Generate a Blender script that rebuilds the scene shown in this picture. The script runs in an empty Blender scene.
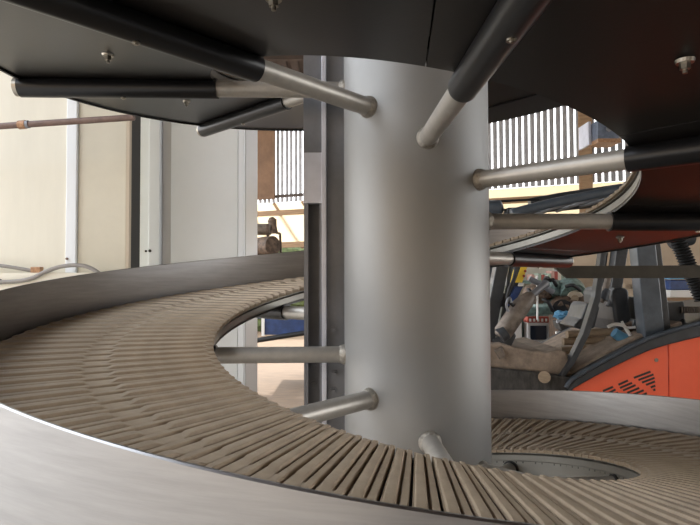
import bpy, bmesh, math, random
from mathutils import Vector, Matrix, noise
random.seed(4)
S = 0.16                      # column radius in metres; conveyor dimensions below are in column radii
H = 1.5                       # eye height
F, PIT, ROLL, D, BEAR = 542.57, math.radians(1.5345), math.radians(-.17), 7.6404, math.radians(6.918)
AZ0, PITCH, Z0 = 2.09, 3.6946, 2.6451
RI, RO = 2.7912, 5.4183
AX, AY = D*math.sin(BEAR)*S, D*math.cos(BEAR)*S
sc = bpy.context.scene
COL = sc.collection

def armz(az): return Z0 - PITCH*(az-180)/360          # arm centre height for azimuth, in radii, from the eye
def hel(az, r, h=0, dz=0):
    a = math.radians(az)
    return Vector((r*math.cos(a)*S, r*math.sin(a)*S, (armz(az)+h)*S))   # relative to the conveyor root (axis, eye height)
def at(x, y, Y):
    """a point of the place at depth Y that lies towards (x, y)"""
    return Vector(((x-350)/F*Y, Y, H+(277-y)/F*Y))

# ---------------------------------------------------------------- materials
MATS = {}
def mat(name, col, rough=.6, metal=0, var=.0, scale=8, stretch=(1,1,1), bump=0, bscale=None, coat=0, col2=None, spec=.5, trans=0):
    if name in MATS: return MATS[name]
    m = bpy.data.materials.new(name); m.use_nodes = True
    nt = m.node_tree; N = nt.nodes; L = nt.links
    b = N['Principled BSDF']
    b.inputs['Roughness'].default_value = rough; b.inputs['Metallic'].default_value = metal
    b.inputs['Base Color'].default_value = (*col, 1); b.inputs['Coat Weight'].default_value = coat
    b.inputs['Specular IOR Level'].default_value = spec
    if var or bump or col2:
        tc = N.new('ShaderNodeTexCoord'); mp = N.new('ShaderNodeMapping'); mp.inputs['Scale'].default_value = stretch
        L.new(tc.outputs['Object'], mp.inputs['Vector'])
        nz = N.new('ShaderNodeTexNoise'); nz.inputs['Scale'].default_value = scale; nz.inputs['Detail'].default_value = 6
        nz.inputs['Roughness'].default_value = .65
        L.new(mp.outputs['Vector'], nz.inputs['Vector'])
        cr = N.new('ShaderNodeValToRGB')
        a = [max(0, c*(1-var)) for c in col]; c2 = col2 or [min(1, c*(1+var)) for c in col]
        cr.color_ramp.elements[0].position = .35; cr.color_ramp.elements[1].position = .65
        cr.color_ramp.elements[0].color = (*a, 1); cr.color_ramp.elements[1].color = (*c2, 1)
        L.new(nz.outputs['Fac'], cr.inputs['Fac']); L.new(cr.outputs['Color'], b.inputs['Base Color'])
        if bump:
            bp = N.new('ShaderNodeBump'); bp.inputs['Strength'].default_value = bump; bp.inputs['Distance'].default_value = .01
            n2 = nz
            if bscale:
                n2 = N.new('ShaderNodeTexNoise'); n2.inputs['Scale'].default_value = bscale; n2.inputs['Detail'].default_value = 4
                L.new(mp.outputs['Vector'], n2.inputs['Vector'])
            L.new(n2.outputs['Fac'], bp.inputs['Height']); L.new(bp.outputs['Normal'], b.inputs['Normal'])
    if trans:
        out = N['Material Output']; t = N.new('ShaderNodeBsdfTranslucent'); t.inputs['Color'].default_value = (*col, 1)
        mx = N.new('ShaderNodeMixShader'); mx.inputs['Fac'].default_value = trans
        L.new(b.outputs['BSDF'], mx.inputs[1]); L.new(t.outputs['BSDF'], mx.inputs[2]); L.new(mx.outputs['Shader'], out.inputs['Surface'])
    MATS[name] = m
    return m
M_slat = mat('dusty_plastic', (.385,.298,.208), .55, var=.14, scale=14, bump=.08, bscale=120, spec=.35)
M_col = mat('grey_painted_steel', (.27,.268,.262), .5, .45, var=.05, scale=5, stretch=(1,1,.5), bump=.02, bscale=30)
M_arm = mat('arm_steel', (.42,.395,.355), .42, .5, var=.10, scale=20)
M_weld = mat('weld_bead', (.42,.39,.34), .4, .8, var=.3, scale=80, bump=.6)
M_sleeve = mat('black_sleeve', (.008,.008,.009), .32, 0, spec=.4)
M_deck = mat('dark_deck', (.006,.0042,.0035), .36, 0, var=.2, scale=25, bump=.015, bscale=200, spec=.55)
M_steel = mat('brushed_steel', (.33,.32,.315), .30, 1, var=.09, scale=7, stretch=(1,1,14), bump=.03)
M_rail = mat('rail_steel', (.27,.26,.235), .42, .7, var=.06, scale=8)
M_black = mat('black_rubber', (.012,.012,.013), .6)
M_stain = mat('stainless', (.66,.68,.76), .4, .35, var=.10, scale=9, bump=.03)
M_staind = mat('stainless_dull', (.22,.228,.25), .42, .45, var=.12, scale=10)
M_bolt = mat('bolt_zinc', (.36,.33,.28), .35, 1)
M_cream = mat('cream_panel', (.70,.67,.57), .45, var=.05, scale=1.5, stretch=(3,1,.5))
M_beige = mat('beige_panel', (.55,.51,.41), .45, var=.06, scale=2.5)
M_white = mat('white_panel', (.72,.75,.76), .4, var=.03, scale=2)
M_frame = mat('frame_white', (.74,.77,.80), .4)
M_framed = mat('frame_grey', (.50,.49,.48), .45)
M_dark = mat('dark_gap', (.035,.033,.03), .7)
M_pipe = mat('brown_pipe', (.16,.10,.08), .5, var=.2, scale=30)
M_cable = mat('grey_conduit', (.25,.23,.21), .55)
M_copper = mat('rusty_clamp', (.35,.20,.11), .5, .4, var=.3, scale=60)
M_floor = mat('grey_concrete', (.36,.345,.325), .8, var=.15, scale=3, bump=.2, bscale=25)
M_yard = mat('sandy_concrete', (.17,.108,.060), .8, var=.22, scale=6, stretch=(.5,3,1), bump=.2, bscale=25)
M_batten = mat('corrugated_sheet', (.34,.34,.35), .6, .2, var=.18, scale=8)
M_brown = mat('brown_board', (.16,.088,.046), .8, var=.2, scale=5)
M_timber = mat('timber', (.30,.19,.105), .75, var=.2, scale=6, stretch=(1,1,8))
M_sheet = mat('translucent_sheet', (.90,.82,.66), .6, var=.06, scale=3, trans=.75)
M_tan = mat('tan_render', (.46,.36,.26), .85, var=.10, scale=2, bump=.1)
M_roof = mat('roof_sheet', (.07,.05,.04), .8, var=.2, scale=4)
M_orange = mat('orange_paint', (1,.15,.065), .32, var=.05, scale=5, coat=.35)
M_fdark = mat('forklift_grey', (.035,.039,.044), .45, var=.25, scale=14, coat=.1)
M_fblue = mat('forklift_bluegrey', (.065,.08,.098), .38, var=.2, scale=10, coat=.15)
M_mastd = mat('dirty_hydraulic', (.16,.13,.105), .5, .2, var=.4, scale=16)
M_matt = mat('dusty_floor_mat', (.27,.21,.16), .85, var=.25, scale=18, bump=.3)
M_dusty = mat('dusty_dark_steel', (.05,.047,.043), .7, var=.6, scale=30, stretch=(1,1,.4))
M_yellow = mat('yellow_label', (.85,.60,.05), .5)
M_red = mat('red_plastic', (.35,.06,.035), .5)
M_blue = mat('blue_plastic', (.10,.28,.45), .4)
M_dblue = mat('dark_blue_paint', (.02,.05,.16), .45, var=.3, scale=10)
M_teal = mat('teal_enamel', (.14,.21,.19), .5, var=.5, scale=20)
M_rust = mat('rusty_cast', (.12,.08,.055), .7, var=.5, scale=25, bump=.3)
M_khaki = mat('khaki_sacks', (.33,.25,.17), .85, var=.2, scale=20, stretch=(1,1,6))
M_glass = mat('dark_screen', (.02,.025,.035), .12)
M_wht = mat('plain_white', (.8,.79,.76), .5)
M_green = mat('hedge_leaf', (.07,.09,.03), .8, var=.5, scale=12, bump=.6)
M_tyre = mat('tyre_rubber', (.02,.02,.02), .8, bump=.3, scale=40)
M_bar = mat('olive_steel_bar', (.045,.040,.030), .5, .3, var=.2, scale=14)
M_jbox = mat('bluegrey_box', (.13,.16,.22), .45, .3, var=.2, scale=20)
M_beigeplas = mat('beige_plastic', (.50,.42,.32), .6)

# ---------------------------------------------------------------- mesh helpers
def obj(name, bm, m, parent=None, smooth=False, bevel=0, ang=.7):
    me = bpy.data.meshes.new(name); bmesh.ops.recalc_face_normals(bm, faces=bm.faces); bm.to_mesh(me); bm.free()
    o = bpy.data.objects.new(name, me); COL.objects.link(o); me.materials.append(m)
    if smooth:
        for p in me.polygons: p.use_smooth = True
        es = me.attributes.new('sharp_edge', 'BOOLEAN', 'EDGE')
        b2 = bmesh.new(); b2.from_mesh(me); b2.edges.ensure_lookup_table()
        for i, e in enumerate(b2.edges):
            es.data[i].value = len(e.link_faces) == 2 and e.calc_face_angle(0) > ang
        b2.free()
    if bevel:
        md = o.modifiers.new('bevel', 'BEVEL'); md.width = bevel; md.segments = 2; md.limit_method = 'ANGLE'
    if parent is not None: o.parent = parent
    return o
def empty(name, loc=(0,0,0), rz=0):
    o = bpy.data.objects.new(name, None); COL.objects.link(o); o.location = loc; o.rotation_euler = (0,0,rz); o.empty_display_size = .1
    return o
def tag(o, label=None, cat=None, group=None, kind=None):
    if label: o['label'] = label
    if cat: o['category'] = cat
    if group: o['group'] = group
    if kind: o['kind'] = kind
    return o
def struct(o): o['kind'] = 'structure'; return o
def box(bm, lo, hi, rot=None, piv=None):
    lo, hi = Vector(lo), Vector(hi)
    c = (lo+hi)/2; s = hi-lo
    M = Matrix.Translation(c) @ (rot.to_4x4() if rot else Matrix()) @ Matrix.Diagonal((*s, 1))
    bmesh.ops.create_cube(bm, size=1, matrix=M); return bm
def B(lo, hi, rot=None): return box(bmesh.new(), lo, hi, rot)
def tube(bm, pts, rad, n=14, caps=True):
    pts = [Vector(p) for p in pts]
    rads = rad if isinstance(rad, (list, tuple)) else [rad]*len(pts)
    rings = []; up = None
    for i, p in enumerate(pts):
        t = (pts[min(i+1, len(pts)-1)] - pts[max(i-1, 0)]).normalized()
        if up is None:
            up = t.orthogonal().normalized()
        up = (up - t*up.dot(t)).normalized(); s = t.cross(up)
        rings.append([bm.verts.new(p + (up*math.cos(a)+s*math.sin(a))*rads[i]) for a in [2*math.pi*k/n for k in range(n)]])
    for a, b in zip(rings, rings[1:]):
        for k in range(n): bm.faces.new((a[k], a[(k+1)%n], b[(k+1)%n], b[k]))
    if caps: bm.faces.new(rings[0][::-1]); bm.faces.new(rings[-1])
    return bm
def T(pts, rad, n=14, caps=True): return tube(bmesh.new(), pts, rad, n, caps)
def spl(pts, k=6):
    pts = [Vector(p) for p in pts]; out = []
    for i in range(len(pts)-1):
        p0 = pts[max(i-1,0)]; p1 = pts[i]; p2 = pts[i+1]; p3 = pts[min(i+2, len(pts)-1)]
        for j in range(k):
            t = j/k
            out.append(.5*((2*p1)+(p2-p0)*t+(2*p0-5*p1+4*p2-p3)*t*t+(3*p1-p0-3*p2+p3)*t**3))
    return out+[pts[-1]]
def prism(bm, poly, y0, y1):
    """polygon of (x, z) given depth from y0 to y1"""
    a = [bm.verts.new((x, y0, z)) for x, z in poly]; b = [bm.verts.new((x, y1, z)) for x, z in poly]
    n = len(poly); bm.faces.new(a); bm.faces.new(b[::-1])
    for i in range(n): bm.faces.new((a[i], b[i], b[(i+1)%n], a[(i+1)%n]))
    return bm
def px(poly, Y): return [(at(x, y, Y).x, at(x, y, Y).z) for x, y in poly]
def PR(poly, Y, dep): return prism(bmesh.new(), px(poly, Y), Y, Y+dep)
def ribbon(az0, az1, prof, step=2.5):
    """sweep a closed profile of (r, h) along the helix"""
    bm = bmesh.new(); n = int(round((az1-az0)/step)); rings = []
    for i in range(n+1):
        az = az0+(az1-az0)*i/n
        rings.append([bm.verts.new(hel(az, r, h)) for r, h in prof])
    k = len(prof)
    for a, b in zip(rings, rings[1:]):
        for j in range(k): bm.faces.new((a[j], a[(j+1)%k], b[(j+1)%k], b[j]))
    bm.faces.new(rings[0]); bm.faces.new(rings[-1][::-1])
    return bm
def copy_tree(o, parent=None):
    c = o.copy(); COL.objects.link(c)
    if parent is not None: c.parent = parent
    for ch in KIDS.get(o.name, []): copy_tree(ch, c)
    return c
KIDS = {}

# ================================================================ SPIRAL CONVEYOR
root = empty('spiral_conveyor', (AX, AY, H))
tag(root, 'steel spiral conveyor with brown slats winding down around a thick grey column', 'conveyor')
bm = T([(0,0,-H), (0,0,1.55)], S, 96)
obj('central_column', bm, M_col, root, smooth=True)
bm = bmesh.new(); tube(bm, [(0,0,-H),(0,0,-H+.02)], S*2.2, 48); obj('base_plate', bm, M_staind, root)

AZS, AZE = -60, 1080
# arms, one master then copies along the helix
def place(o, k):              # k steps of 45 degrees from the master at azimuth 0
    o.rotation_euler = (0,0,math.radians(45*k)); o.location = (0,0,-PITCH/8*k*S)
zz = armz(AZ0)*S
ca, sa = math.cos(math.radians(AZ0)), math.sin(math.radians(AZ0))
def rad_pt(r, dz=0): return (r*ca*S, r*sa*S, zz+dz*S)
arm0 = obj('support_arm', T([rad_pt(.96), rad_pt(5.50)], .112*S, 28), M_arm, root, smooth=True)
# weld collar hugging the column
bm = bmesh.new(); nseg = 28; rings = []
for rr, off in ((.112,.075), (.136,.035), (.142,.0), (.136,-.06)):
    ring = []
    for k in range(nseg):
        a = 2*math.pi*k/nseg; ty = rr*math.cos(a); tz = rr*math.sin(a)
        x = math.sqrt(max(0, 1-ty*ty)) + off + .008*math.sin(5*a)
        ring.append(bm.verts.new(((x*ca-ty*sa)*S, (x*sa+ty*ca)*S, zz+tz*S)))
    rings.append(ring)
for a, b in zip(rings, rings[1:]):
    for k in range(nseg): bm.faces.new((a[k], a[(k+1)%nseg], b[(k+1)%nseg], b[k]))
collar = obj('weld_collar', bm, M_weld, arm0, smooth=True)
sleeve = obj('sleeve', T([rad_pt(2.76), rad_pt(5.44)], .140*S, 32), M_sleeve, arm0, smooth=True)
tag(sleeve, 'black rubber sleeve over the outer length of the arm')
cap = obj('end_cap', T([rad_pt(5.435), rad_pt(5.50)], .128*S, 24), M_bolt, arm0)
KIDS[arm0.name] = [collar, sleeve, cap]
bm = bmesh.new()
pl = rad_pt(4.05, -.125)
tube(bm, [Vector(pl), Vector(pl)+Vector((0,0,-.025*S))], .035*S, 16); tube(bm, [Vector(pl)+Vector((0,0,-.025*S)), Vector(pl)+Vector((0,0,-.035*S))], .02*S, 6)
sbolt = obj('screw', bm, M_bolt, arm0); KIDS[arm0.name].append(sbolt)
# deck plate segment between neighbouring arms: AZ0-7 .. AZ0+38 minus a hair for the seam
def plate_bm(ro=RO-.005, a0=AZ0-7+.12, a1=AZ0+38-.12):
    bm = bmesh.new(); n = 30; rings = []; q = 8; ri = RI+.004
    prof = [(ri+(ro-ri)*j/q, .105) for j in range(q+1)]+[(ri+(ro-ri)*(q-j)/q, .135) for j in range(q+1)]
    for i in range(n+1):
        az = a0+(a1-a0)*i/n
        rings.append([bm.verts.new(hel(az, r, h)) for r, h in prof])
    k = len(prof)
    for a, b in zip(rings, rings[1:]):
        for j in range(k): bm.faces.new((a[j], a[(j+1)%k], b[(j+1)%k], b[j]))
    bm.faces.new(rings[0]); bm.faces.new(rings[-1][::-1]); return bm
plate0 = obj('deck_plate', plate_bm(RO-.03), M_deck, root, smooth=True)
def bolt_bm(az, r, h=.105):
    bm = bmesh.new(); c = hel(az, r, h)
    tube(bm, [c, c+Vector((0,0,-.025*S))], [.07*S, .06*S], 20)
    tube(bm, [c+Vector((0,0,-.02*S)), c+Vector((0,0,-.07*S))], .038*S, 6)
    tube(bm, [c+Vector((0,0,-.07*S)), c+Vector((0,0,-.10*S))], .018*S, 10); return bm
bolt = obj('bolt', bolt_bm(AZ0+21, 3.95), M_bolt, plate0); KIDS[plate0.name] = [bolt]
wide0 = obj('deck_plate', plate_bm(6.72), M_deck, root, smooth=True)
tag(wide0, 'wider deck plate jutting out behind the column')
place(arm0, -1); place(plate0, -1)
place(wide0, 1)
for k in range(0, 24):
    place(copy_tree(arm0), k)
    if k == 1: continue
    place(copy_tree(plate0), k)
# inner rail, outer guide, chain with dark gap filler
obj('inner_rail', ribbon(AZS, AZE, ((RI+.05,.137),(RI+.008,.137),(RI-.002,.15),(RI-.002,.245),(RI+.02,.262),(RI+.06,.262))), M_rail, root, smooth=True, ang=.35)
obj('rail_skirt', ribbon(650, 830, ((RI+.004,.138),(RI+.004,-.10),(RI+.03,-.11),(RI+.03,.138))), M_rail, root, smooth=True, ang=.35)
obj('upper_rail_lip', ribbon(AZS, AZE, ((RI+.0,.275),(RI-.012,.282),(RI-.012,.296),(RI+.0,.303),(RI+.04,.303),(RI+.04,.275))), M_rail, root, smooth=True, ang=.35)
obj('chain_and_gap_shade', ribbon(AZS, AZE, ((RI+.062,.14),(RI+.045,.298),(RI+.12,.298),(RI+.13,.275),(RO-.04,.275),(RO-.04,.25),(RI+.3,.25),(RI+.3,.14))), M_black, root)  # chain along inner edge; full-width black sheet added to darken gaps between slats
obj('outer_chain_guard', ribbon(AZS, AZE, ((RO-.3,.14),(RO-.3,.265),(RO-.03,.265),(RO-.03,.14))), M_black, root)
obj('outer_guide', ribbon(AZS, AZE, ((RO-.022,.085),(RO-.022,.960),(RO-.016,.969),(RO-.004,.969),(RO+.004,.960),(RO+.004,.085)), 2), M_steel, root, smooth=True, ang=.3)
obj('guide_edge_strip', ribbon(AZS, AZE, ((RO-.034,.075),(RO-.034,.10),(RO-.024,.10),(RO-.024,.083),(RO+.004,.083),(RO+.004,.075))), M_black, root)

# slats: one slat in helicoid coordinates, then copies turned and lowered
NS = 113; DA = 360/NS
def slat_bm(simple=False):
    bm = bmesh.new()
    r0, r1 = RI-.05, RO-.09
    halfa = DA/2*.89
    us = [-1,-.94,-.86,-.80,-.72,-.64,-.2,.04,.08,.13,.18,.24,.30,.36,.42,.48,.80,.93,1]
    rs = [r0, r0+.02, r0+.06, r0+.10, r0+.14, r0+.19, 3.2, 3.6, 3.84, 3.875, 3.91, 3.95, 4.13, 4.16, 4.19, 4.24, 4.8, r1-.16, r1-.12, r1-.07, r1-.02, r1]
    def sm(x, a, b): t = max(0, min(1, (x-a)/(b-a))); return t*t*(3-2*t)
    def height(u, r):
        er = sm(r, r0-.02, r0+.02)*(1-sm(r, r1-.02, r1+.02))
        ribr = max(sm(r, r0+.05, r0+.13)*(1-sm(r, 3.86, 3.95)), sm(r, 4.13, 4.22)*(1-sm(r, r1-.15, r1-.06)))
        rib = sm(u, -.86, -.68)*(1-sm(u, .05, .17))*ribr
        ridge = sm(u, .32, .44)
        grv = sm(u, .08, .20)*(1-sm(u, .32, .44))*ribr
        ed = sm(u, -1.03, -.94)*(1-sm(u, .94, 1.03))
        return .347 + .028*rib + .012*ridge - .034*grv - .010*(1-ed) - .012*(1-er)
    top = [[bm.verts.new(hel(180-0+u*halfa, r, height(u, r))) for u in us] for r in rs]
    bot = [[bm.verts.new(hel(180+u*halfa, r, .300)) for u in (us[0], us[-1])] for r in (rs[0], rs[-1])]
    for i in range(len(rs)-1):
        for j in range(len(us)-1): bm.faces.new((top[i][j], top[i+1][j], top[i+1][j+1], top[i][j+1]))
    bm.faces.new([top[0][j] for j in range(len(us))]+[bot[0][1], bot[0][0]])
    bm.faces.new([top[-1][j] for j in range(len(us))][::-1]+[bot[1][0], bot[1][1]])
    bm.faces.new([top[i][0] for i in range(len(rs))][::-1]+[bot[0][0], bot[1][0]])
    bm.faces.new([top[i][-1] for i in range(len(rs))]+[bot[1][1], bot[0][1]])
    bm.faces.new((bot[0][0], bot[0][1], bot[1][1], bot[1][0]))
    return bm
def slat_place(o, az):
    o.rotation_euler = (0,0,math.radians(az-180)); o.location = (0,0,-PITCH*(az-180)/360*S)
slat0 = obj('slat', slat_bm(), M_slat, root, smooth=True, ang=.55)
first = 487 - DA*2
azs = [first + DA*i for i in range(int((1060-first)/DA))]
# the hundred that show largest: nearest the eye on the tier below it
vis = [a for a in azs if a < 652]
more = [a for a in azs if 652 <= a and (690 <= a <= 790)]
ind = (vis + more)[:100]
slat_place(slat0, ind[0])
sme = slat0.data
for a in ind[1:]:
    o = slat0.copy(); COL.objects.link(o); slat_place(o, a)
rest = [a for a in azs if a not in ind] + [first - DA*(i+1) for i in range(int((first+40)/DA))]
bm = bmesh.new()
for a in rest:
    n0 = len(bm.verts); bm.from_mesh(sme); bm.verts.ensure_lookup_table()
    Mx = Matrix.Translation((0,0,-PITCH*(a-180)/360*S)) @ Matrix.Rotation(math.radians(a-180), 4, 'Z')
    bmesh.ops.transform(bm, matrix=Mx, verts=bm.verts[n0:])
o = obj('slats', bm, M_slat, root, smooth=True, ang=.55); o['kind'] = 'stuff'

# ================================================================ STEEL POST beside the column
post = empty('steel_post', (AX-1.3*S, AY+.45*S, 0))
tag(post, 'square stainless steel post standing close beside the left of the grey column', 'post')
YP = (D*math.cos(BEAR)+.30)*S
def xw(x, Y): return (x-350)/F*Y
x0, x1, x2, x3 = xw(303.5,YP), xw(322,YP), xw(326.5,YP), xw(347,YP)
YB = YP+.36*S
def pz(y): return H+(277-y)/F*YP
def padd(name, bm, m, **k):
    o = obj(name, bm, m, None, **k); o.parent = post; o.matrix_parent_inverse = Matrix.Translation(-post.location); return o
bm = bmesh.new()
box(bm, (x0,YP+.018,0), (x0+.004,YB,2.9)); box(bm, (x0,YB,0), (x1+.01,YB+.004,2.9)); box(bm, (x0+.001,YP,0), (x0+.011,YP+.018,pz(203))); box(bm, (x1-.006,YP,0), (x1,YP+.02,pz(203)))
padd('channel', bm, M_staind)
bm = B((x0,YP-.004,pz(203)), (x1,YP+.018,pz(152))); tag(padd('cover_plate', bm, M_stain, bevel=.001), 'bright stainless cover plate closing the channel')
bm = B((x0,YP,pz(152)), (x1,YP+.018,2.9)); padd('upper_plate', bm, M_staind)
bm = B((x1,YP-.010,0), (x2,YP+.03,2.9)); tag(padd('edge_strip', bm, M_stain, bevel=.001), 'bright folded edge strip')
bm = bmesh.new(); box(bm, (x2,YP+.012,0), (x3,YP+.02,2.9)); box(bm, (x2,YB-.02,0), (x3,YB,2.9)); padd('side_channel', bm, M_staind)
for (bx, by) in ((312,368),(312,388),(334,374),(333,391),(333,330)):
    X = xw(bx, YP); bm = bmesh.new(); y0_ = YP+.012 if bx > 326 else YB
    tube(bm, [(X,y0_,pz(by)), (X,y0_-.004,pz(by))], .009, 14); tube(bm, [(X,y0_-.004,pz(by)), (X,y0_-.012,pz(by))], .0055, 6)
    padd('bolt', bm, M_staind)

# ================================================================ THE BUILDING
struct(obj('floor', B((-14,-10,-.1), (14,2.2,0)), M_floor))
struct(obj('floor_yard', B((-14,2.2,-.1), (14,22,0)), M_yard))
WA = at(280, 210, 8.08); WB = at(580, 194, 6.53)
wd = Vector((WB.x-WA.x, WB.y-WA.y, 0)); wl = wd.length; wd.normalize(); wn = Vector((-wd.y, wd.x, 0))   # wn points away from the eye
wall_rz = math.atan2(wd.y, wd.x)
def wall_obj(name, bm, m, s=True, **k):
    o = obj(name, bm, m, **k); o.location = (WA.x, WA.y, 0); o.rotation_euler = (0,0,wall_rz)
    if s: struct(o)
    return o
RZ = 2.50; p_ = .0755
bm = bmesh.new(); i = -30
while i*p_ < 8.5:
    s = i*p_
    # each run of sheet is a shallow folded channel; daylight comes through between the runs
    gap = .020
    if not (-.30 < s < -.02) or True:
        bm2 = [(s+gap/2, .0), (s+gap/2+.012, -.014), (s+p_-gap/2-.012, -.014), (s+p_-gap/2, .0), (s+p_-gap/2-.01, .012), (s+gap/2+.01, .012)]
        lo = [bm.verts.new((x, y, RZ+.12)) for x, y in bm2]; hi = [bm.verts.new((x, y, 4.38)) for x, y in bm2]
        for j in range(6): bm.faces.new((lo[j], lo[(j+1)%6], hi[(j+1)%6], hi[j]))
        bm.faces.new(lo[::-1]); bm.faces.new(hi)
    i += 1
wall_obj('wall_back', bm, M_batten)
wall_obj('trim_1', B((-3,-.05,RZ-.08), (9,.0,RZ-.005)), M_timber)           # long rail below the sheeting
wall_obj('wall_back_lower', B((-3,.0,RZ-.48), (1.3,.006,RZ-.005)), M_sheet)
wall_obj('wall_back_strip', B((1.3,.0,RZ-.28), (9,.006,RZ-.005)), M_sheet)
wall_obj('wall_back_gap', B((-3,.03,RZ-.005), (9,.034,RZ+.12)), M_sheet)
wall_obj('trim_2', B((-3,-.02,RZ+.19), (1.1,.015,RZ+.23)), M_roof)
wall_obj('trim_3', B((-3,-.04,RZ-.56), (1.3,.03,RZ-.48)), M_timber)
wall_obj('wall_right', B((1.9,.02,0), (9,.25,RZ-.28)), M_tan)
bm = bmesh.new()
for s in (-.35,.12,.6): box(bm, (s-.02,.02,RZ-.65), (s+.02,.05,RZ+.2), Matrix.Rotation(-.62, 3, 'Y'))
wall_obj('trim_4', bm, M_timber)  # diagonal braces added behind the sheet to cast slanting shadows on it
# brown board fixed over the left end of the sheeting
b = wall_obj('brown_board', B((-.42,-.06,RZ+.17), (-.06,-.035,4.0)), M_brown, s=False)
tag(b, 'plain brown board fixed over the slatted wall left of the steel post', 'board')
# timber stud and junction box on the right
sx = wl
b = wall_obj('timber_post', B((sx+.0,-.14,RZ-.3), (sx+.15,-.06,4.38)), M_timber, s=False, bevel=.006)
tag(b, 'upright timber post in front of the bright slatted wall, right of the column', 'post')
bx = empty('junction_box', at(605, 135, 5.7)); tag(bx, 'small blue-grey metal box bolted up by the slatted wall beside the timber post', 'box')
obj('box_body', B((-.09,-.08,-.06), (.13,.12,.14)), M_jbox, bx, bevel=.006)
obj('bottom_flange', B((-.10,-.10,-.10), (.14,.14,-.06)), M_copper, bx)
obj('bolt', T([(.02,-.08,.04),(.02,-.10,.04)], .028, 12), M_staind, bx)
obj('bracket', B((-.13,.05,-.09), (-.10,.30,.16)), M_stain, bx)
obj('wall_stem', B((-.02,.12,-.06), (.05,.30,.02)), M_staind, bx)
struct(obj('wall_light_block', B((-14,-5.3,0), (14,-5,4.4)), M_tan))  # added unseen behind the eye to cut front light and darken reflections
# roof over the hall, with unseen reach past the eye added to block light
bm = bmesh.new()
ROFF = 4.4
for i in range(-17, 60):
    s = i*.16
    box(bm, (s+.0,-5.2,ROFF), (s+.10,8.6,ROFF+.02)); box(bm, (s+.09,-5.2,ROFF+.02), (s+.17,8.6,ROFF+.04))
o = struct(obj('ceiling', bm, M_roof))
for i, y in enumerate((3.2, 5.0, 6.8)):
    struct(obj('trim_%d' % (5+i), B((-2.72,y,ROFF-.14), (9.6,y+.07,ROFF)), M_roof))
# hedge far outside the open left side
bm = bmesh.new(); bmesh.ops.create_icosphere(bm, subdivisions=5, radius=1)
for v in bm.verts:
    n = noise.noise(v.co*3)*.25 + noise.noise(v.co*11)*.12; v.co = Vector((v.co.x*2.6, v.co.y*.9, v.co.z*1.25))*(1+n)
    v.co.z = max(v.co.z, -1.25)
o = obj('hedge', bm, M_green); o.location = (-2.0, 15.5, 1.25); tag(o, 'green hedge outdoors seen below the timber rails left of the post', 'hedge')

# ================================================================ LEFT CABINETS
YC = 2.6
cab = empty('machine_cabinet', (xw(40,YC), YC, 0)); tag(cab, 'cream panelled machine cabinet at the far left, with a pale frame strip between its panels', 'cabinet')
def part(root_, name, bm, m, **k):
    o = obj(name, bm, m, None, **k); o.parent = root_; o.matrix_parent_inverse = Matrix.Translation(-Vector(root_.location)); return o
def X(x, Y=YC): return (x-350)/F*Y
zb = at(0,272,YC).z
part(cab, 'body', B((X(-180),YC+.02,zb), (X(128),YC+.13,3.0)), M_cream)
part(cab, 'gap_shade_face', B((X(128),YC+.0,0), (X(128.9),YC+.132,3.0)), M_dark)  # side painted dark in place of the shade between the cabinets
part(cab, 'panel', B((X(-90),YC,zb), (X(66.5),YC+.02,3.0)), M_cream, bevel=.003)
part(cab, 'panel', B((X(77),YC,zb), (X(125.5),YC+.02,3.0)), M_beige, bevel=.003)
part(cab, 'frame_strip', B((X(66.5),YC-.015,zb), (X(77),YC+.02,3.0)), M_frame, bevel=.004)
part(cab, 'edge_trim', B((X(126),YC-.006,zb), (X(129),YC+.02,3.0)), M_beigeplas)
part(cab, 'plinth', B((X(-180),YC-.10,0), (X(127.9),YC+.13,zb)), M_cream)
part(cab, 'slot', B((X(-60),YC-.107,at(0,283,YC).z), (X(15),YC-.10,at(0,278,YC).z)), M_dark)
part(cab, 'latch', T([(X(68.8),YC-.016,at(0,258,YC).z),(X(68.8),YC-.022,at(0,258,YC).z)], .006, 12), M_pipe)
YD = 2.95
def XD(x): return (x-350)/F*YD
wc = empty('white_cabinet', (XD(200), YD, 0)); tag(wc, 'tall white cabinet with a wide smooth door behind the middle of the belt', 'cabinet')
part(wc, 'body', B((XD(139),YD+.03,0), (XD(244.5),YD+.41,3.1)), M_framed)
part(wc, 'left_stile', B((XD(139),YD,0), (XD(149),YD+.03,3.1)), M_white, bevel=.003)
part(wc, 'frame_strip', B((XD(150),YD-.03,0), (XD(161),YD+.03,3.1)), M_frame, bevel=.004)
part(wc, 'shadow_stile', B((XD(161.5),YD+.005,0), (XD(170),YD+.03,3.1)), M_framed)  # grey colour stands in for the shade on the white frame
dr = part(wc, 'door', B((XD(170.5),YD-.005,.9), (XD(238),YD+.03,3.1)), M_white, bevel=.004)
part(wc, 'lower_panel', B((XD(170.5),YD-.005,.02), (XD(238),YD+.03,.89)), M_white, bevel=.004)
part(wc, 'frame_strip', B((XD(238.5),YD-.012,0), (XD(244),YD+.03,3.1)), M_frame, bevel=.003)
part(wc, 'bolt', T([(XD(152),YD-.031,at(0,250.5,YD).z),(XD(152),YD-.036,at(0,250.5,YD).z)], .008, 12), M_dark)
part(wc, 'bolt', T([(XD(146),YD,at(0,250.5,YD).z),(XD(146),YD-.006,at(0,250.5,YD).z)], .006, 12), M_dark)
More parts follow.
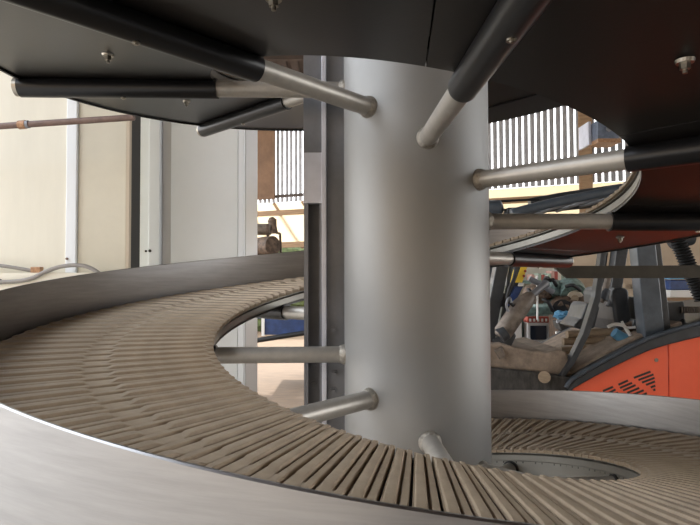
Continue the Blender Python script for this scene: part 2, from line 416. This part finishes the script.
# brown pipe before the cream cabinet, with its clamp; stands off to the left
YQ = 2.3
pp = empty('brown_pipe', at(0, 124, YQ)); tag(pp, 'thin brown pipe running level in front of the cream cabinet, high up', 'pipe')
part(pp, 'pipe', T([at(-120,132,YQ), at(0,124,YQ), at(133,115.5,YQ)], .0135, 18), M_pipe, smooth=True)
part(pp, 'clamp', T([at(17,123,YQ), at(24,122.4,YQ)], .0185, 18), M_copper)
part(pp, 'coupling', T([at(23.5,122.5,YQ), at(27,122.2,YQ)], .0165, 18), M_staind)
for q in (at(-100,130.6,YQ),):
    part(pp, 'bracket', T([q, q+Vector((0,YC-YQ-.002,0))], .008, 10), M_pipe)
YK = YC-.05
zt = zb
cb = obj('grey_cable', T(spl([at(-60,258,YK), at(0,264.5,YK), at(33,270,YK)], 8), .0085, 12), M_cable, smooth=True); tag(cb, 'grey cable lying straight along the cream cabinet ledge to a rusty clamp', 'cable')
cb = obj('grey_cable', T(spl([at(-40,279,YK-.06), at(0,281,YK-.06), at(28,278.5,YK-.06), at(45,271,YK-.06), at(62,265.5,YK-.06), at(80,264.5,YK-.06), at(92,268,YK-.06), at(101,274,YK-.06)], 8), .0095, 12), M_cable, smooth=True); tag(cb, 'grey cable arching up over the cream cabinet ledge in a loop', 'cable')
cb = obj('cable_clamp', B(at(32,274,YK)-Vector((0,.015,0)), at(42,266,YK)+Vector((0,.015,0))), M_copper, bevel=.003); tag(cb, 'rusty clamp holding the end of the straight grey cable on the ledge', 'clamp')

# ================================================================ PUMP behind, left of the post
YM = 5.2
mt = empty('pump_motor', (at(268,240,YM).x, YM, 0)); tag(mt, 'dark old pump motor with a pipe and valve, left of the steel post', 'motor')
c = at(272,243,YM)
part(mt, 'housing', T([c+Vector((-.14,.05,-.03)), c+Vector((.02,-.08,-.03)), c+Vector((.03,-.09,-.03))], [.09,.095,.08], 28), M_rust, smooth=True)
part(mt, 'pipe', T([at(245,229,YM), at(271,229,YM)], .055, 18), M_mastd, smooth=True)
part(mt, 'valve', T([at(273,233,YM), at(273,226,YM), at(272,220,YM), at(271,217,YM)], [.05,.035,.045,.02], 16), M_rust, smooth=True)
part(mt, 'flange', T([at(267,230,YM), at(269,230,YM)], .065, 20), M_rust)
bm = bmesh.new(); box(bm, (X(249,YM),YM-.06,0), (X(256.5,YM),YM+.06,c.z-.02)); part(mt, 'stand', bm, M_rust)
part(mt, 'conduit', T([at(280,233,YM), at(281,262,YM)], .012, 10), M_rust)
part(mt, 'bracket', T([at(272,231,YM), at(280,233.5,YM)], .012, 10), M_rust)
# blue trolley on the yard beyond
tr = empty('flat_trolley', (at(281,330,7.6).x, 7.6, 0)); tag(tr, 'dark blue flat trolley on the sandy floor behind the inner rail', 'trolley')
YT = 7.6; zf = .0
part(tr, 'deck', B((X(250,YT),YT,at(0,318,YT).z), (X(335,YT),YT+1.1,at(0,312,YT).z)), M_dblue)
part(tr, 'side_panel', B((X(265,YT),YT-.03,at(0,334,YT).z), (X(335,YT),YT,at(0,318,YT).z)), M_dblue)
part(tr, 'frame_post', B((X(262,YT),YT-.05,at(0,335,YT).z), (X(265,YT),YT+.05,at(0,310,YT).z)), M_wht)
part(tr, 'bottom_rail', T([at(256,340,YT-.05), at(335,328,YT-.05)], .035, 8), M_black)
for q in (313, 332):
    for dy in (.1, .9):
        cx = X(q,YT); part(tr, 'caster', T([(cx-.03,YT+dy,.2),(cx+.03,YT+dy,.2)], .2, 20), M_tyre)

# ================================================================ FORKLIFT
YF = 3.2; W = 1.05
fl = empty('forklift', (X(620,YF), YF+.5, 0)); tag(fl, 'orange-red forklift truck with dark open cab, parked behind the conveyor on the right', 'forklift')
def fp(name, bm, m, **k): return part(fl, name, bm, m, **k)
# red body side with louvres laid on as dark strips in place of slot shade
arc = [(566,396),(572,388.5),(585,381),(600,373),(615,365.5),(632,357.5),(650,350),(667,345),(685,340.5),(705,336),(740,330),(800,324),(860,330)]
def body_panel(x_lo, x_hi, name):
    top = [(x,y) for x,y in arc if x_lo < x < x_hi]
    def yat(x):
        for (xa,ya),(xb,yb) in zip(arc, arc[1:]):
            if xa <= x <= xb: return ya+(yb-ya)*(x-xa)/(xb-xa)
    pts = [(x_lo,470),(x_lo,yat(x_lo))]+top+[(x_hi,yat(x_hi)),(x_hi,470)]
    return fp(name, PR(pts, YF, .05), M_orange, bevel=.004)
pan = body_panel(566.5, 666.2, 'side_panel')
body_panel(667.2, 858, 'counterweight')
fp('engine_bay', B((X(580,YF),YF+.05,.45), (X(850,YF),YF+W,at(0,352,YF).z-.12)), M_fdark)
def louvre(xa, ya, xb, yb, w=2.0):
    bm = bmesh.new(); dx, dy = xb-xa, yb-ya; L_ = math.hypot(dx,dy); nx, ny = -dy/L_*w/2, dx/L_*w/2
    prism(bm, px([(xa-nx,ya-ny),(xb-nx,yb-ny),(xb+nx,yb+ny),(xa+nx,ya+ny)], YF), YF-.002, YF+.003)
    o = obj('louvre', bm, M_dark); o.parent = pan; return o
# three staggered banks of slanted slots
for (xa,ya,xb,yb) in ((632,378,648.5,372),(636.5,380.2,651.5,374.7),(640,382.7,652.5,378.1),(644,385,652.8,381.7),(648.5,387.5,653,385.8),(651,390.3,653,389.6),
                      (616.5,384.8,626,380.6),(618,388,630,383),(621,390.5,633.5,385.2),(625,393,637,388),(629,395.4,641.5,390.3),(636,397,644.5,393.2),
                      (601,391,611,386.8),(605,393.6,613.5,389.6),(611,394.8,616,392.6)):
    louvre(xa,ya,xb,yb)
o = obj('badge', T([at(654.5,360.5,YF)+Vector((0,-.004,0)), at(654.5,360.5,YF)+Vector((0,.004,0))], .011, 18), M_bolt); o.parent = pan
# dark moulded edge over the red side
up = [(x, y-8-max(0,(x-566))*.035) for x, y in arc]
dn = [(x, y+.6) for x, y in arc]
fp('hood_edge', PR(dn+up[::-1], YF-.03, W*.98), M_fdark, bevel=.01)
up2 = [(x-4, y-15-max(0,(x-566))*.03) for x, y in arc if x < 700]
dn2 = [(x-2, y-8-max(0,(x-566))*.03) for x, y in arc if x < 700]
fp('hood_rim', PR(dn2+up2[::-1], YF+.06, W*.8), M_matt, bevel=.01)
fp('hood_moulding', T(spl([at(x-2,y-8.5-max(0,(x-566))*.035,YF-.03) for x,y in arc], 3), .012, 10), M_fblue, smooth=True)
# floor plate, front chassis, foot mat
fp('front_chassis', PR([(470,372),(489,368),(520,371),(552,375),(571,378),(571,420),(470,420)], YF, W*.9), M_dusty, bevel=.008)
fp('foot_mat', PR([(480,345),(500,343),(512,347),(530,351),(545,352.5),(560,350),(566,352),(571,377),(552,374.5),(520,370.5),(480,367)], YF+.05, .7), M_matt, bevel=.015)
fp('fuel_cap', T([at(543,377,YF-.03), at(543,377,YF+.05)], .035, 18), M_khaki)
# mast: two channels each side, leaning back, with crossmembers
bm = bmesh.new()
def slant(bm, xa, ya, xb, yb, w, Y, dep): 
    prism(bm, px([(xa-w/2,ya),(xa+w/2,ya),(xb+w/2,yb),(xb-w/2,yb)], Y), Y, Y+dep)
for name_, xa, xb, w, mm, dY in (('mast_rail',521,481,13,M_fdark,.0),('mast_rail',531,495,4.5,M_fblue,.03),('mast_rail',541,497,9,M_fdark,.04)):
    for yy in (YF+.12, YF+.62):
        if name_ == 'mast_rail':
            bm = bmesh.new(); prism(bm, px([(xa-w/2,205),(xa+w/2,205),(xb+w/2,400),(xb-w/2,400)], YF), yy+dY, yy+dY+.09); fp('mast_rail', bm, mm, bevel=.006)
bm = bmesh.new()
for yy in (225, 300, 385): 
    a = at(520-(yy-205)*.18, yy, YF+.2); box(bm, (a.x-.05,YF+.15,a.z-.04), (a.x+.02,YF+.65,a.z+.04))
fp('mast_crossmember', bm, M_fdark)
lb = PR([(521.5,267),(527.5,267),(522,283),(515.5,283)], YF+.09, .012); tag(fp('warning_label', lb, M_yellow), 'yellow warning label with dark red symbols')
for yy, xx in ((271.5,525.2),(276.5,523.8)): fp('label_symbol', T([at(xx,yy,YF+.083), at(xx,yy,YF+.095)], .008, 10), M_red)
fp('label_strip', PR([(519,283.5),(524,283.5),(523,286.5),(518,286.5)], YF+.09, .012), M_wht)
fp('label_strip', PR([(514,270),(516,270),(512.5,283),(510.5,283)], YF+.05, .012), M_yellow)
fp('warning_plate', PR([(515,287),(523,287),(513,306),(506,306)], YF+.10, .02), M_dblue)
# tilt cylinder
fp('tilt_cylinder', T([at(499,337,YF+.05), at(502,333,YF+.05), at(521,306,YF+.08), at(530,297,YF+.08), at(532,294,YF+.08)], [.035,.055,.055,.04,.02], 24), M_mastd, smooth=True)
fp('cylinder_rod', T([at(531,296,YF+.08), at(547,283,YF+.1)], .022, 12), M_staind)
fp('cylinder_cap', T([at(499,336,YF+.03), at(505,332,YF+.03)], .045, 20), M_fdark, smooth=True)
fp('pivot_bracket', PR([(492,340),(512,330),(516,336),(506,356),(496,358)], YF+.1, .1), M_fdark, bevel=.008)
fp('pedal', PR([(494,350),(501,347),(505,356),(499,360)], YF+.02, .06), M_mastd, bevel=.005)
fp('hydraulic_hose', T(spl([at(513,306,YF+.05), at(507,300,YF+.03), at(509,290,YF+.03), at(514,278,YF+.03), at(517,262,YF+.03)], 6), .010, 10), M_black, smooth=True)
fp('hydraulic_hose', T(spl([at(508,312,YF+.02), at(506,305,YF+.02), at(509,298,YF+.02), at(511,303,YF+.02)], 6), .008, 10), M_staind, smooth=True)
# overhead guard
RZt = .0
pil = fp('front_pillar', prism(bmesh.new(), px([(606,236),(611,236),(602,300),(590,336),(575,364),(562,382),(556,383),(570,362),(584,334),(596,298)], YF), YF+.02, YF+.08), M_fdark, bevel=.004)
fp('front_pillar', prism(bmesh.new(), px([(606,236),(611,236),(602,300),(590,336),(575,364),(562,382),(556,383),(570,362),(584,334),(596,298)], YF+.9), YF+W-.15, YF+W-.09), M_fdark, bevel=.004)
fp('rear_pillar', prism(bmesh.new(), px([(637,205),(656,205),(667,336),(647,339)], YF), YF+.03, YF+.13), M_fblue, bevel=.006)
fp('pillar_trim', prism(bmesh.new(), px([(656.5,205),(662,205),(675,332),(668,335)], YF), YF+.05, YF+.11), M_fdark, bevel=.004)
fp('rear_pillar', prism(bmesh.new(), px([(622,220),(634,220),(622,290),(610,345),(600,345),(611,290)], YF+.8), YF+.8, YF+.9), M_fdark, bevel=.006)
fp('guard_rail', T(spl([at(512,214,YF), at(530,209,YF), at(560,202,YF), at(590,196,YF), at(640,186,YF), at(700,178,YF)], 4), .028, 16), M_fblue, smooth=True)
fp('guard_rail', T(spl([at(525,210,YF+.9), at(560,207,YF+.9), at(600,203,YF+.9), at(640,199,YF+.9), at(690,193,YF+.9)], 4), .035, 16), M_fdark, smooth=True)
fp('guard_rail', T([at(530,203,YF+.5), at(560,197.5,YF+.5), at(640,186,YF+.5), at(690,180,YF+.5)], .03, 16), M_fdark, smooth=True)
for q in range(5):
    xx = 560+q*28; yy_ = 202-q*4.6
    fp('guard_bar', T([at(xx,yy_,YF), at(xx,yy_,YF)+Vector((0,.9,0))], .014, 8), M_fdark)
fp('guard_post', T([at(608,236,YF+.05), at(612,193,YF+.05)], .02, 10), M_fdark)
fp('guard_post', T([at(608,236,YF+W-.12), at(614,203,YF+W-.12)], .02, 10), M_fdark)
fp('stay_rod', T([at(489,202,YF+.4), at(540,199.5,YF+.4)], .008, 8), M_black)
wl_ = fp('work_light', T([at(487,209,YF+.2), at(500,209,YF+.2), at(503,209,YF+.2)], [.052,.056,.03], 20), M_fblue, smooth=True)
fp('light_bracket', T([at(503,210,YF+.2), at(519,211,YF+.1)], .008, 8), M_staind)
# steering console, seat
fp('console', prism(bmesh.new(), px([(604,309),(607,305),(617,306),(619,311),(616,322),(613,333),(598,334),(590,331),(599,322)], YF), YF+.25, YF+.5), M_fdark, bevel=.012)
fp('control_column', T([at(617,292,YF+.35), at(612,304,YF+.35), at(610,308,YF+.35)], [.03,.035,.035], 16), M_fdark, smooth=True)
fp('lever', T([at(600,303,YF+.3), at(605,290,YF+.3), at(611,268,YF+.3)], .02, 12), M_mastd, smooth=True)
fp('lever_boot', T([at(602,300,YF+.29), at(607,290,YF+.29)], [.035,.02], 12), M_fdark, smooth=True)
fp('seat_back', prism(bmesh.new(), px([(636,296),(640,290),(650,289),(655,292),(658,336),(643,340),(639,325)], YF), YF+.3, YF+.75), M_fdark, bevel=.02)
fp('grab_handle', T(spl([at(639,318,YF+.24), at(638,300,YF+.24), at(641,292,YF+.24), at(649,290,YF+.24), at(653,294,YF+.24), at(654,300,YF+.24)], 6), .018, 12), M_mastd, smooth=True)
fp('reflector', PR([(644,302),(646,302),(648,313),(646,313)], YF+.19, .01), M_wht)
bel = bmesh.new(); pts = []; rd = []
for i in range(46):
    t = i/45; q = at(676+t*26, 236+t*64, YF+.3); pts.append(q); rd.append(.052 if i % 2 else .040)
tube(bel, pts, rd, 16); fp('bellows_hose', bel, M_black)
fp('air_filter', T([at(672,240,YF+.42), at(690,236,YF+.42)], .07, 20), M_fdark, smooth=True)
fp('rear_housing', prism(bmesh.new(), px([(674,300),(690,305),(705,304),(705,326),(676,333)], YF), YF+.2, YF+.8), M_fdark, bevel=.01)
for q in range(9): fp('grille_slat', PR([(681+q*2.4,307.5),(682.2+q*2.4,307.5),(682.2+q*2.4,314),(681+q*2.4,314)], YF+.185, .012), M_mastd)
# wheels
for (xx, rr) in ((520,.30),(760,.27)):
    for yy in (YF+.10, YF+W-.3):
        cx = X(xx,YF); zc = rr
        w_ = fp('wheel', T([(cx,yy-.02,zc),(cx,yy+.0,zc),(cx,yy+.18,zc),(cx,yy+.2,zc)], [rr*.86,rr,rr,rr*.86], 36), M_tyre)
        h_ = obj('hub', T([(cx,yy-.035,zc),(cx,yy+.21,zc)], rr*.45, 24), M_orange); h_.parent = w_
fp('axle', T([(X(520,YF),YF+.1,.30),(X(520,YF),YF+W-.1,.30)], .06, 12), M_fdark)
fp('axle', T([(X(760,YF),YF+.1,.27),(X(760,YF),YF+W-.1,.27)], .06, 12), M_fdark)
fp('front_fender', prism(bmesh.new(), [(X(520,YF)+math.cos(a)*.36, .30+math.sin(a)*.36) for a in [math.pi*(k/14) for k in range(15)]]+[(X(520,YF)+math.cos(a)*.33, .30+math.sin(a)*.33) for a in [math.pi*(1-k/14) for k in range(15)]], YF+.02, YF+.34), M_fdark)
for dy in (.25,.75): fp('fork', B((X(520,YF)-1.35,YF+dy,.06), (X(500,YF),YF+dy+.1,.10)), M_fdark)
fp('fork_carriage', B((X(488,YF)-.16,YF+.15,.06), (X(488,YF)-.11,YF+.95,.5)), M_fdark)

# things lying in the cab
def lie(name, bm, m, label, cat, **k):
    o = obj(name, bm, m, **k); tag(o, label, cat); return o
Yc = YF+.15
cp = lie('blue_cup', T([at(613,333,Yc), at(625,341,Yc)], [.030,.036], 20), M_blue, 'light blue plastic cup lying on the cab sill of the forklift', 'cup', smooth=True)
lie('white_strap', T(spl([at(607,327.5,Yc-.02), at(613,325,Yc-.02), at(622,326,Yc-.02), at(626,331,Yc-.02), at(631,339,Yc-.02), at(634,343,Yc-.02)], 6), .011, 8), M_wht, 'off-white strap curled over the blue cup in the forklift cab', 'strap', smooth=True)
lie('white_glove', T(spl([at(621,322,Yc+.02), at(625,328,Yc+.02), at(634,328,Yc+.02)], 6), [.008]*12+[.010], 8), M_wht, 'small crumpled white cord end above the strap in the forklift cab', 'cord', smooth=True)
lie('red_rag', T(spl([at(625,330,Yc+.06), at(632,326,Yc+.06), at(640,331,Yc+.06), at(644,337,Yc+.06)], 5), [.02,.03,.035,.03,.03,.035,.03,.04,.035,.03,.03,.04,.035,.03,.025,.01], 10), M_rust, 'dark red-brown rag bundled beside the seat of the forklift', 'rag', smooth=True)
lie('grey_pad', B(at(630,328,Yc+.05)-Vector((0,.03,0)), at(640,321,Yc+.05)+Vector((0,.03,0)), Matrix.Rotation(.3,3,'Y')), M_fblue, 'small blue-grey pad on top of the rag by the forklift seat', 'pad', bevel=.005)
for i, (xa, ya, xb, yb, r, lb) in enumerate(((566,336,612,333,.024,'uppermost of the khaki rolls behind the forklift pillar'),(562,343,616,341,.024,'middle one of the khaki rolls behind the forklift pillar'),(560,352,606,349,.024,'lowest of the khaki rolls behind the forklift pillar'))):
    o = obj('fabric_roll', T([at(xa,ya-1,YF+.3+.02*i), at(xb,yb-1,YF+.3+.02*i)], r, 18), M_khaki, smooth=True); tag(o, lb, 'roll', 'khaki rolls in the forklift cab')

# ================================================================ CLUTTER on a table behind the forklift
YW = 5.0
tb = empty('work_table', (X(590,YW), YW+.3, 0)); tag(tb, 'low work table behind the forklift cab covered in machine parts', 'table')
zt = at(0,352,YW).z
part(tb, 'table_top', B((X(478,YW),YW-.15,zt-.05), (X(655,YW),YW+.8,zt)), M_timber, bevel=.004)
for xx in (X(480,YW)+.04, X(653,YW)-.04):
    for yy in (YW-.1, YW+.75): part(tb, 'leg', B((xx-.03,yy-.03,0), (xx+.03,yy+.03,zt-.05)), M_timber)
mn = empty('monitor', at(540,343,YW)); tag(mn, 'small dark screen in a pale grey frame on the table behind the forklift', 'monitor')
part(mn, 'frame', B((X(527,YW),YW,at(0,343,YW).z), (X(549,YW),YW+.12,at(0,323,YW).z)), M_framed, bevel=.006)
part(mn, 'screen', B((X(529.5,YW),YW-.006,at(0,340,YW).z), (X(545.5,YW),YW,at(0,326,YW).z)), M_glass)
lie('wooden_crate', B((X(523,YW),YW-.05,zt), (X(552,YW),YW+.14,at(0,343.2,YW).z)), M_timber, 'low wooden crate carrying the dark monitor on the table', 'crate', bevel=.004)
bxs = empty('red_box', at(540,322,YW+.05)); tag(bxs, 'red box with a row of white markings lying on top of the monitor', 'box')
part(bxs, 'box_body', B((X(527,YW),YW+.0,at(0,323,YW).z), (X(553,YW),YW+.12,at(0,317.5,YW).z)), M_red)
for q in range(6): part(bxs, 'white_mark', B((X(528.5+q*4,YW),YW-.004,at(0,322,YW).z), (X(530.5+q*4,YW),YW,at(0,319,YW).z)), M_wht)
tb2 = lie('teal_box', B((X(524,YW),YW+.18,zt), (X(563,YW),YW+.5,at(0,306,YW).z)), M_teal, 'teal box standing behind the monitor', 'box', bevel=.01)
lie('white_carton', B((X(500,YW),YW+.02,zt), (X(522,YW),YW+.2,at(0,320,YW).z)), M_wht, 'white carton on the table left of the dark monitor', 'carton', bevel=.005)
lie('blue_case', prism(bmesh.new(), px([(530,351.5),(536,345),(564,345),(570,351.5)], YW-.1), YW-.14, YW-.08), M_dblue, 'dark blue case lying below the monitor behind the forklift foot mat', 'case', bevel=.01)
YV = 4.75
en = empty('old_engine', at(560,300,YV)); tag(en, 'greasy dismantled engine with teal castings and a pale round cover behind the forklift', 'engine')
def ep(n, bm, m, **k): return part(en, n, bm, m, **k)
def lump(cx, cy, rx, ry, Y, ryd=.12, amp=.25, seed=0):
    bm = bmesh.new(); bmesh.ops.create_icosphere(bm, subdivisions=3, radius=1); c = at(cx,cy,Y)
    for v in bm.verts:
        n = noise.noise(v.co*1.8+Vector((seed,0,0)))*amp+noise.noise(v.co*4+Vector((0,seed,0)))*amp*.6
        v.co = c+Vector((v.co.x*rx/F*Y, v.co.y*ryd, v.co.z*ry/F*Y))*(1+n)
    return bm
ep('casting', lump(553,290,12,9,YV+.1,seed=3), M_teal, smooth=True)
ep('casting', lump(536,294,12,10,YV+.08,seed=7), M_rust, smooth=True)
ep('casting', lump(548,305,14,9,YV+.12,seed=9), M_teal, smooth=True)
ep('casting', lump(562,305,13,9,YV,seed=12), M_rust, smooth=True)
ep('fan_housing', T([at(569,293,YV+.1), at(574,298,YV-.06)], [.14,.115], 26), M_teal, smooth=True)
ep('round_cover', T([at(574.5,298.5,YV-.10), at(574.5,298.5,YV-.07), at(574.5,298.5,YV-.03)], [.055,.070,.070], 28), M_beigeplas, smooth=True)
ep('cover_boss', T([at(574.5,299,YV-.125), at(574.5,299,YV-.09)], .03, 20), M_khaki)
ep('exhaust_arm', T([at(565,308,YV-.1), at(575,302.5,YV-.1), at(600,296,YV-.1)], [.04,.035,.04], 14), M_rust, smooth=True)
ep('handle_bar', T([at(529,279,YV-.15), at(541,285,YV-.15), at(553,293,YV-.15)], .024, 12), M_staind, smooth=True)
ep('control_rod', T([at(537,276,YV-.12), at(537,320,YV-.12)], .009, 8), M_wht)
ep('belt_wheel', T([at(562,310,YV-.12), at(562,310,YV-.02)], .085, 24), M_black)
ep('engine_base', B((X(556,YV),YV-.05,zt-.0), (X(606,YV),YV+.2,at(0,311,YV).z)), M_rust, bevel=.01)
ep('mounting_beam', B((X(522,YV),YV-.0,at(0,315,YV).z), (X(560,YV),YV+.2,at(0,308,YV).z)), M_teal, bevel=.01)
for i, (a, b, c_, d) in enumerate(((543,283,549,280),(550,281,556,286),(528,290,533,302),(543,300,552,311),(566,287,580,291))):
    ep('hose', T(spl([at(a,b,YV-.1), at((a+c_)/2,(b+d)/2-3,YV-.16), at(c_,d,YV-.1)], 5), .016, 10), M_black, smooth=True)
bt = empty('tool_tray', at(585,325,YV-.3)); tag(bt, 'long dark tray with a pale metal lip below the engine, behind the forklift pillar', 'tray')
part(bt, 'tray', prism(bmesh.new(), px([(557,322),(604,319),(604,331),(566,333),(560,330)], YV-.3), YV-.3, YV-.17), M_dusty, bevel=.008)
part(bt, 'lip', T([at(556,322,YV-.31), at(605,319,YV-.31)], .012, 8), M_stain)
part(bt, 'base_strip', T([at(555,333,YV-.31), at(604,335,YV-.31)], .012, 8), M_wht)
part(bt, 'leg', B((X(560,YV-.3),YV-.28,0), (X(563,YV-.3),YV-.24,at(0,331,YV-.3).z)), M_dusty)
part(bt, 'leg', B((X(600,YV-.3),YV-.28,0), (X(603,YV-.3),YV-.24,at(0,331,YV-.3).z)), M_dusty)
lie('blue_tarp', lump(563,316,9,4.5,YV-.22,.08,.5,5), M_blue, 'crumpled light blue tarp over the tool tray behind the forklift', 'tarp')
# shelf rack with pale goods at the very back
YR = 6.0
sh = empty('storage_shelf', (X(520,YR), YR, 0)); tag(sh, 'pale storage shelf with small goods on it at the back, above the old engine', 'shelf')
part(sh, 'board', B((X(470,YR),YR-.1,at(0,284,YR).z), (X(566,YR),YR+.35,at(0,281,YR).z)), M_teal)
part(sh, 'back', B((X(470,YR),YR+.35,0), (X(566,YR),YR+.38,at(0,262,YR).z)), M_cream)
part(sh, 'side', B((X(566,YR),YR-.1,0), (X(568,YR),YR+.38,at(0,262,YR).z)), M_framed)
part(sh, 'side', B((X(468,YR),YR-.1,0), (X(470,YR),YR+.38,at(0,262,YR).z)), M_framed)
gl = ['pale pink','pale green','white','cream','dull red']
gm = [mat('goods_pink',(.55,.33,.28),.7), mat('goods_green',(.36,.45,.36),.7), M_wht, M_cream, mat('goods_red',(.40,.10,.08),.6)]
for i in range(11):
    xx = 530+i*3.3; hgt = 5+random.random()*5; k = [0,3,1,4,2,1,0,4,3,1,2][i]
    o = obj('storage_box', B((X(xx,YR),YR-.05,at(0,281,YR).z+.003), (X(xx+2.8,YR),YR+.12,at(0,281-hgt,YR).z)), gm[k])
    tag(o, '%s small box on the back shelf, %s in the row from the left' % (gl[k], ['first','second','third','fourth','fifth','sixth','seventh','eighth','ninth','tenth','eleventh'][i]), 'box', 'small boxes on the back shelf')
# goods on the right behind the rear pillar
YG = 5.2
lie('blue_crate', B((X(670,YG),YG,at(0,291,YG).z), (X(694,YG),YG+.4,at(0,281,YG).z)), M_dblue, 'blue crate on a stack of boards, seen right of the forklift rear pillar', 'crate', bevel=.01)
lie('blue_tarpaulin', B((X(669,YG),YG-.02,at(0,283.5,YG).z+.03), (X(695,YG),YG+.42,at(0,281,YG).z+.03)), M_blue, 'bright blue folded sheet lying on the blue crate', 'sheet', bevel=.008)
st = lie('board_stack', B((X(664,YG),YG-.1,at(0,298,YG).z), (X(708,YG),YG+.6,at(0,291,YG).z)), M_wht, 'pale stack of boards carrying the blue crate', 'boards', bevel=.004)
lie('timber_plank', B((X(660,YG),YG-.15,at(0,303,YG).z), (X(716,YG),YG+.6,at(0,298,YG).z)), M_timber, 'thick timber plank under the pale boards at the right', 'plank')
rk = empty('trestle', (X(685,YG), YG, 0)); tag(rk, 'dark trestle carrying the timber plank at the right edge', 'trestle')
for xx in (662, 712):
    for dy in (-.1,.5): part(rk, 'leg', B((X(xx,YG),YG+dy,0), (X(xx+3,YG),YG+dy+.05,at(0,303,YG).z)), M_dusty)
part(rk, 'shelf', B((X(662,YG),YG-.1,.6), (X(715,YG),YG+.55,.64)), M_dusty)
lie('rubble_sack', lump(634,305,16,20,5.0,.2,.35,2), M_khaki, 'lumpy brown sack heap seen between the forklift console and rear pillar', 'sack', smooth=True)
bpy.data.objects['rubble_sack'].location.z = 0

# ================================================================ STEEL BAR passing before the forklift
YS = 2.35
br = empty('steel_bar', at(700,272,YS)); tag(br, 'flat olive-grey steel bar with a slanted end, level in front of the forklift', 'bar')
part(br, 'bar', prism(bmesh.new(), px([(553.5,266.5),(960,266),(960,279),(568,279)], YS), YS, YS+.025), M_bar, bevel=.001)
part(br, 'bar_post', B((X(930,YS),YS+.025,0), (X(948,YS),YS+.10,at(0,262,YS).z)), M_bar)
part(br, 'foot', B((X(910,YS),YS-.2,0), (X(968,YS),YS+.3,.012)), M_bar)

# ================================================================ LIGHT
w = bpy.data.worlds.new('sky'); sc.world = w; w.use_nodes = True
nt = w.node_tree; bg = nt.nodes['Background']
tc = nt.nodes.new('ShaderNodeTexCoord'); sp = nt.nodes.new('ShaderNodeSeparateXYZ'); cr = nt.nodes.new('ShaderNodeValToRGB')
nt.links.new(tc.outputs['Generated'], sp.inputs[0]); nt.links.new(sp.outputs['Z'], cr.inputs['Fac']); nt.links.new(cr.outputs['Color'], bg.inputs['Color'])
cr.color_ramp.elements[0].position = 0; cr.color_ramp.elements[0].color = (1,.98,.95,1)
cr.color_ramp.elements[1].position = .6; cr.color_ramp.elements[1].color = (.80,.87,.97,1)
bg.inputs['Strength'].default_value = 4.0
sl = bpy.data.lights.new('sun', 'SUN'); sl.energy = 5; sl.angle = math.radians(1); sl.color = (1,.96,.90)
so = bpy.data.objects.new('sun', sl); COL.objects.link(so)
so.rotation_euler = Vector((.35,-.62,-.80)).to_track_quat('-Z','Y').to_euler()

# ================================================================ CAMERA
cam = bpy.data.cameras.new('camera'); co = bpy.data.objects.new('camera', cam); COL.objects.link(co)
cam.sensor_width = 36; cam.lens = F*36/700; cam.clip_start = .02
fwd = Vector((0,math.cos(PIT),math.sin(PIT))); right = Vector((1,0,0)); down = fwd.cross(right)
if down.z > 0: down = -down
c, s = math.cos(ROLL), math.sin(ROLL)
r2 = right*c - down*s; d2 = right*s + down*c
co.matrix_world = Matrix(((r2.x,-d2.x,-fwd.x,0),(r2.y,-d2.y,-fwd.y,0),(r2.z,-d2.z,-fwd.z,H),(0,0,0,1)))
sc.camera = co
sc.view_settings.view_transform = 'Standard'; sc.view_settings.look = 'None'; sc.view_settings.gamma = 1
sc.view_settings.use_curve_mapping = False; sc.view_settings.exposure = 0.28
sc.cycles.use_denoising = True
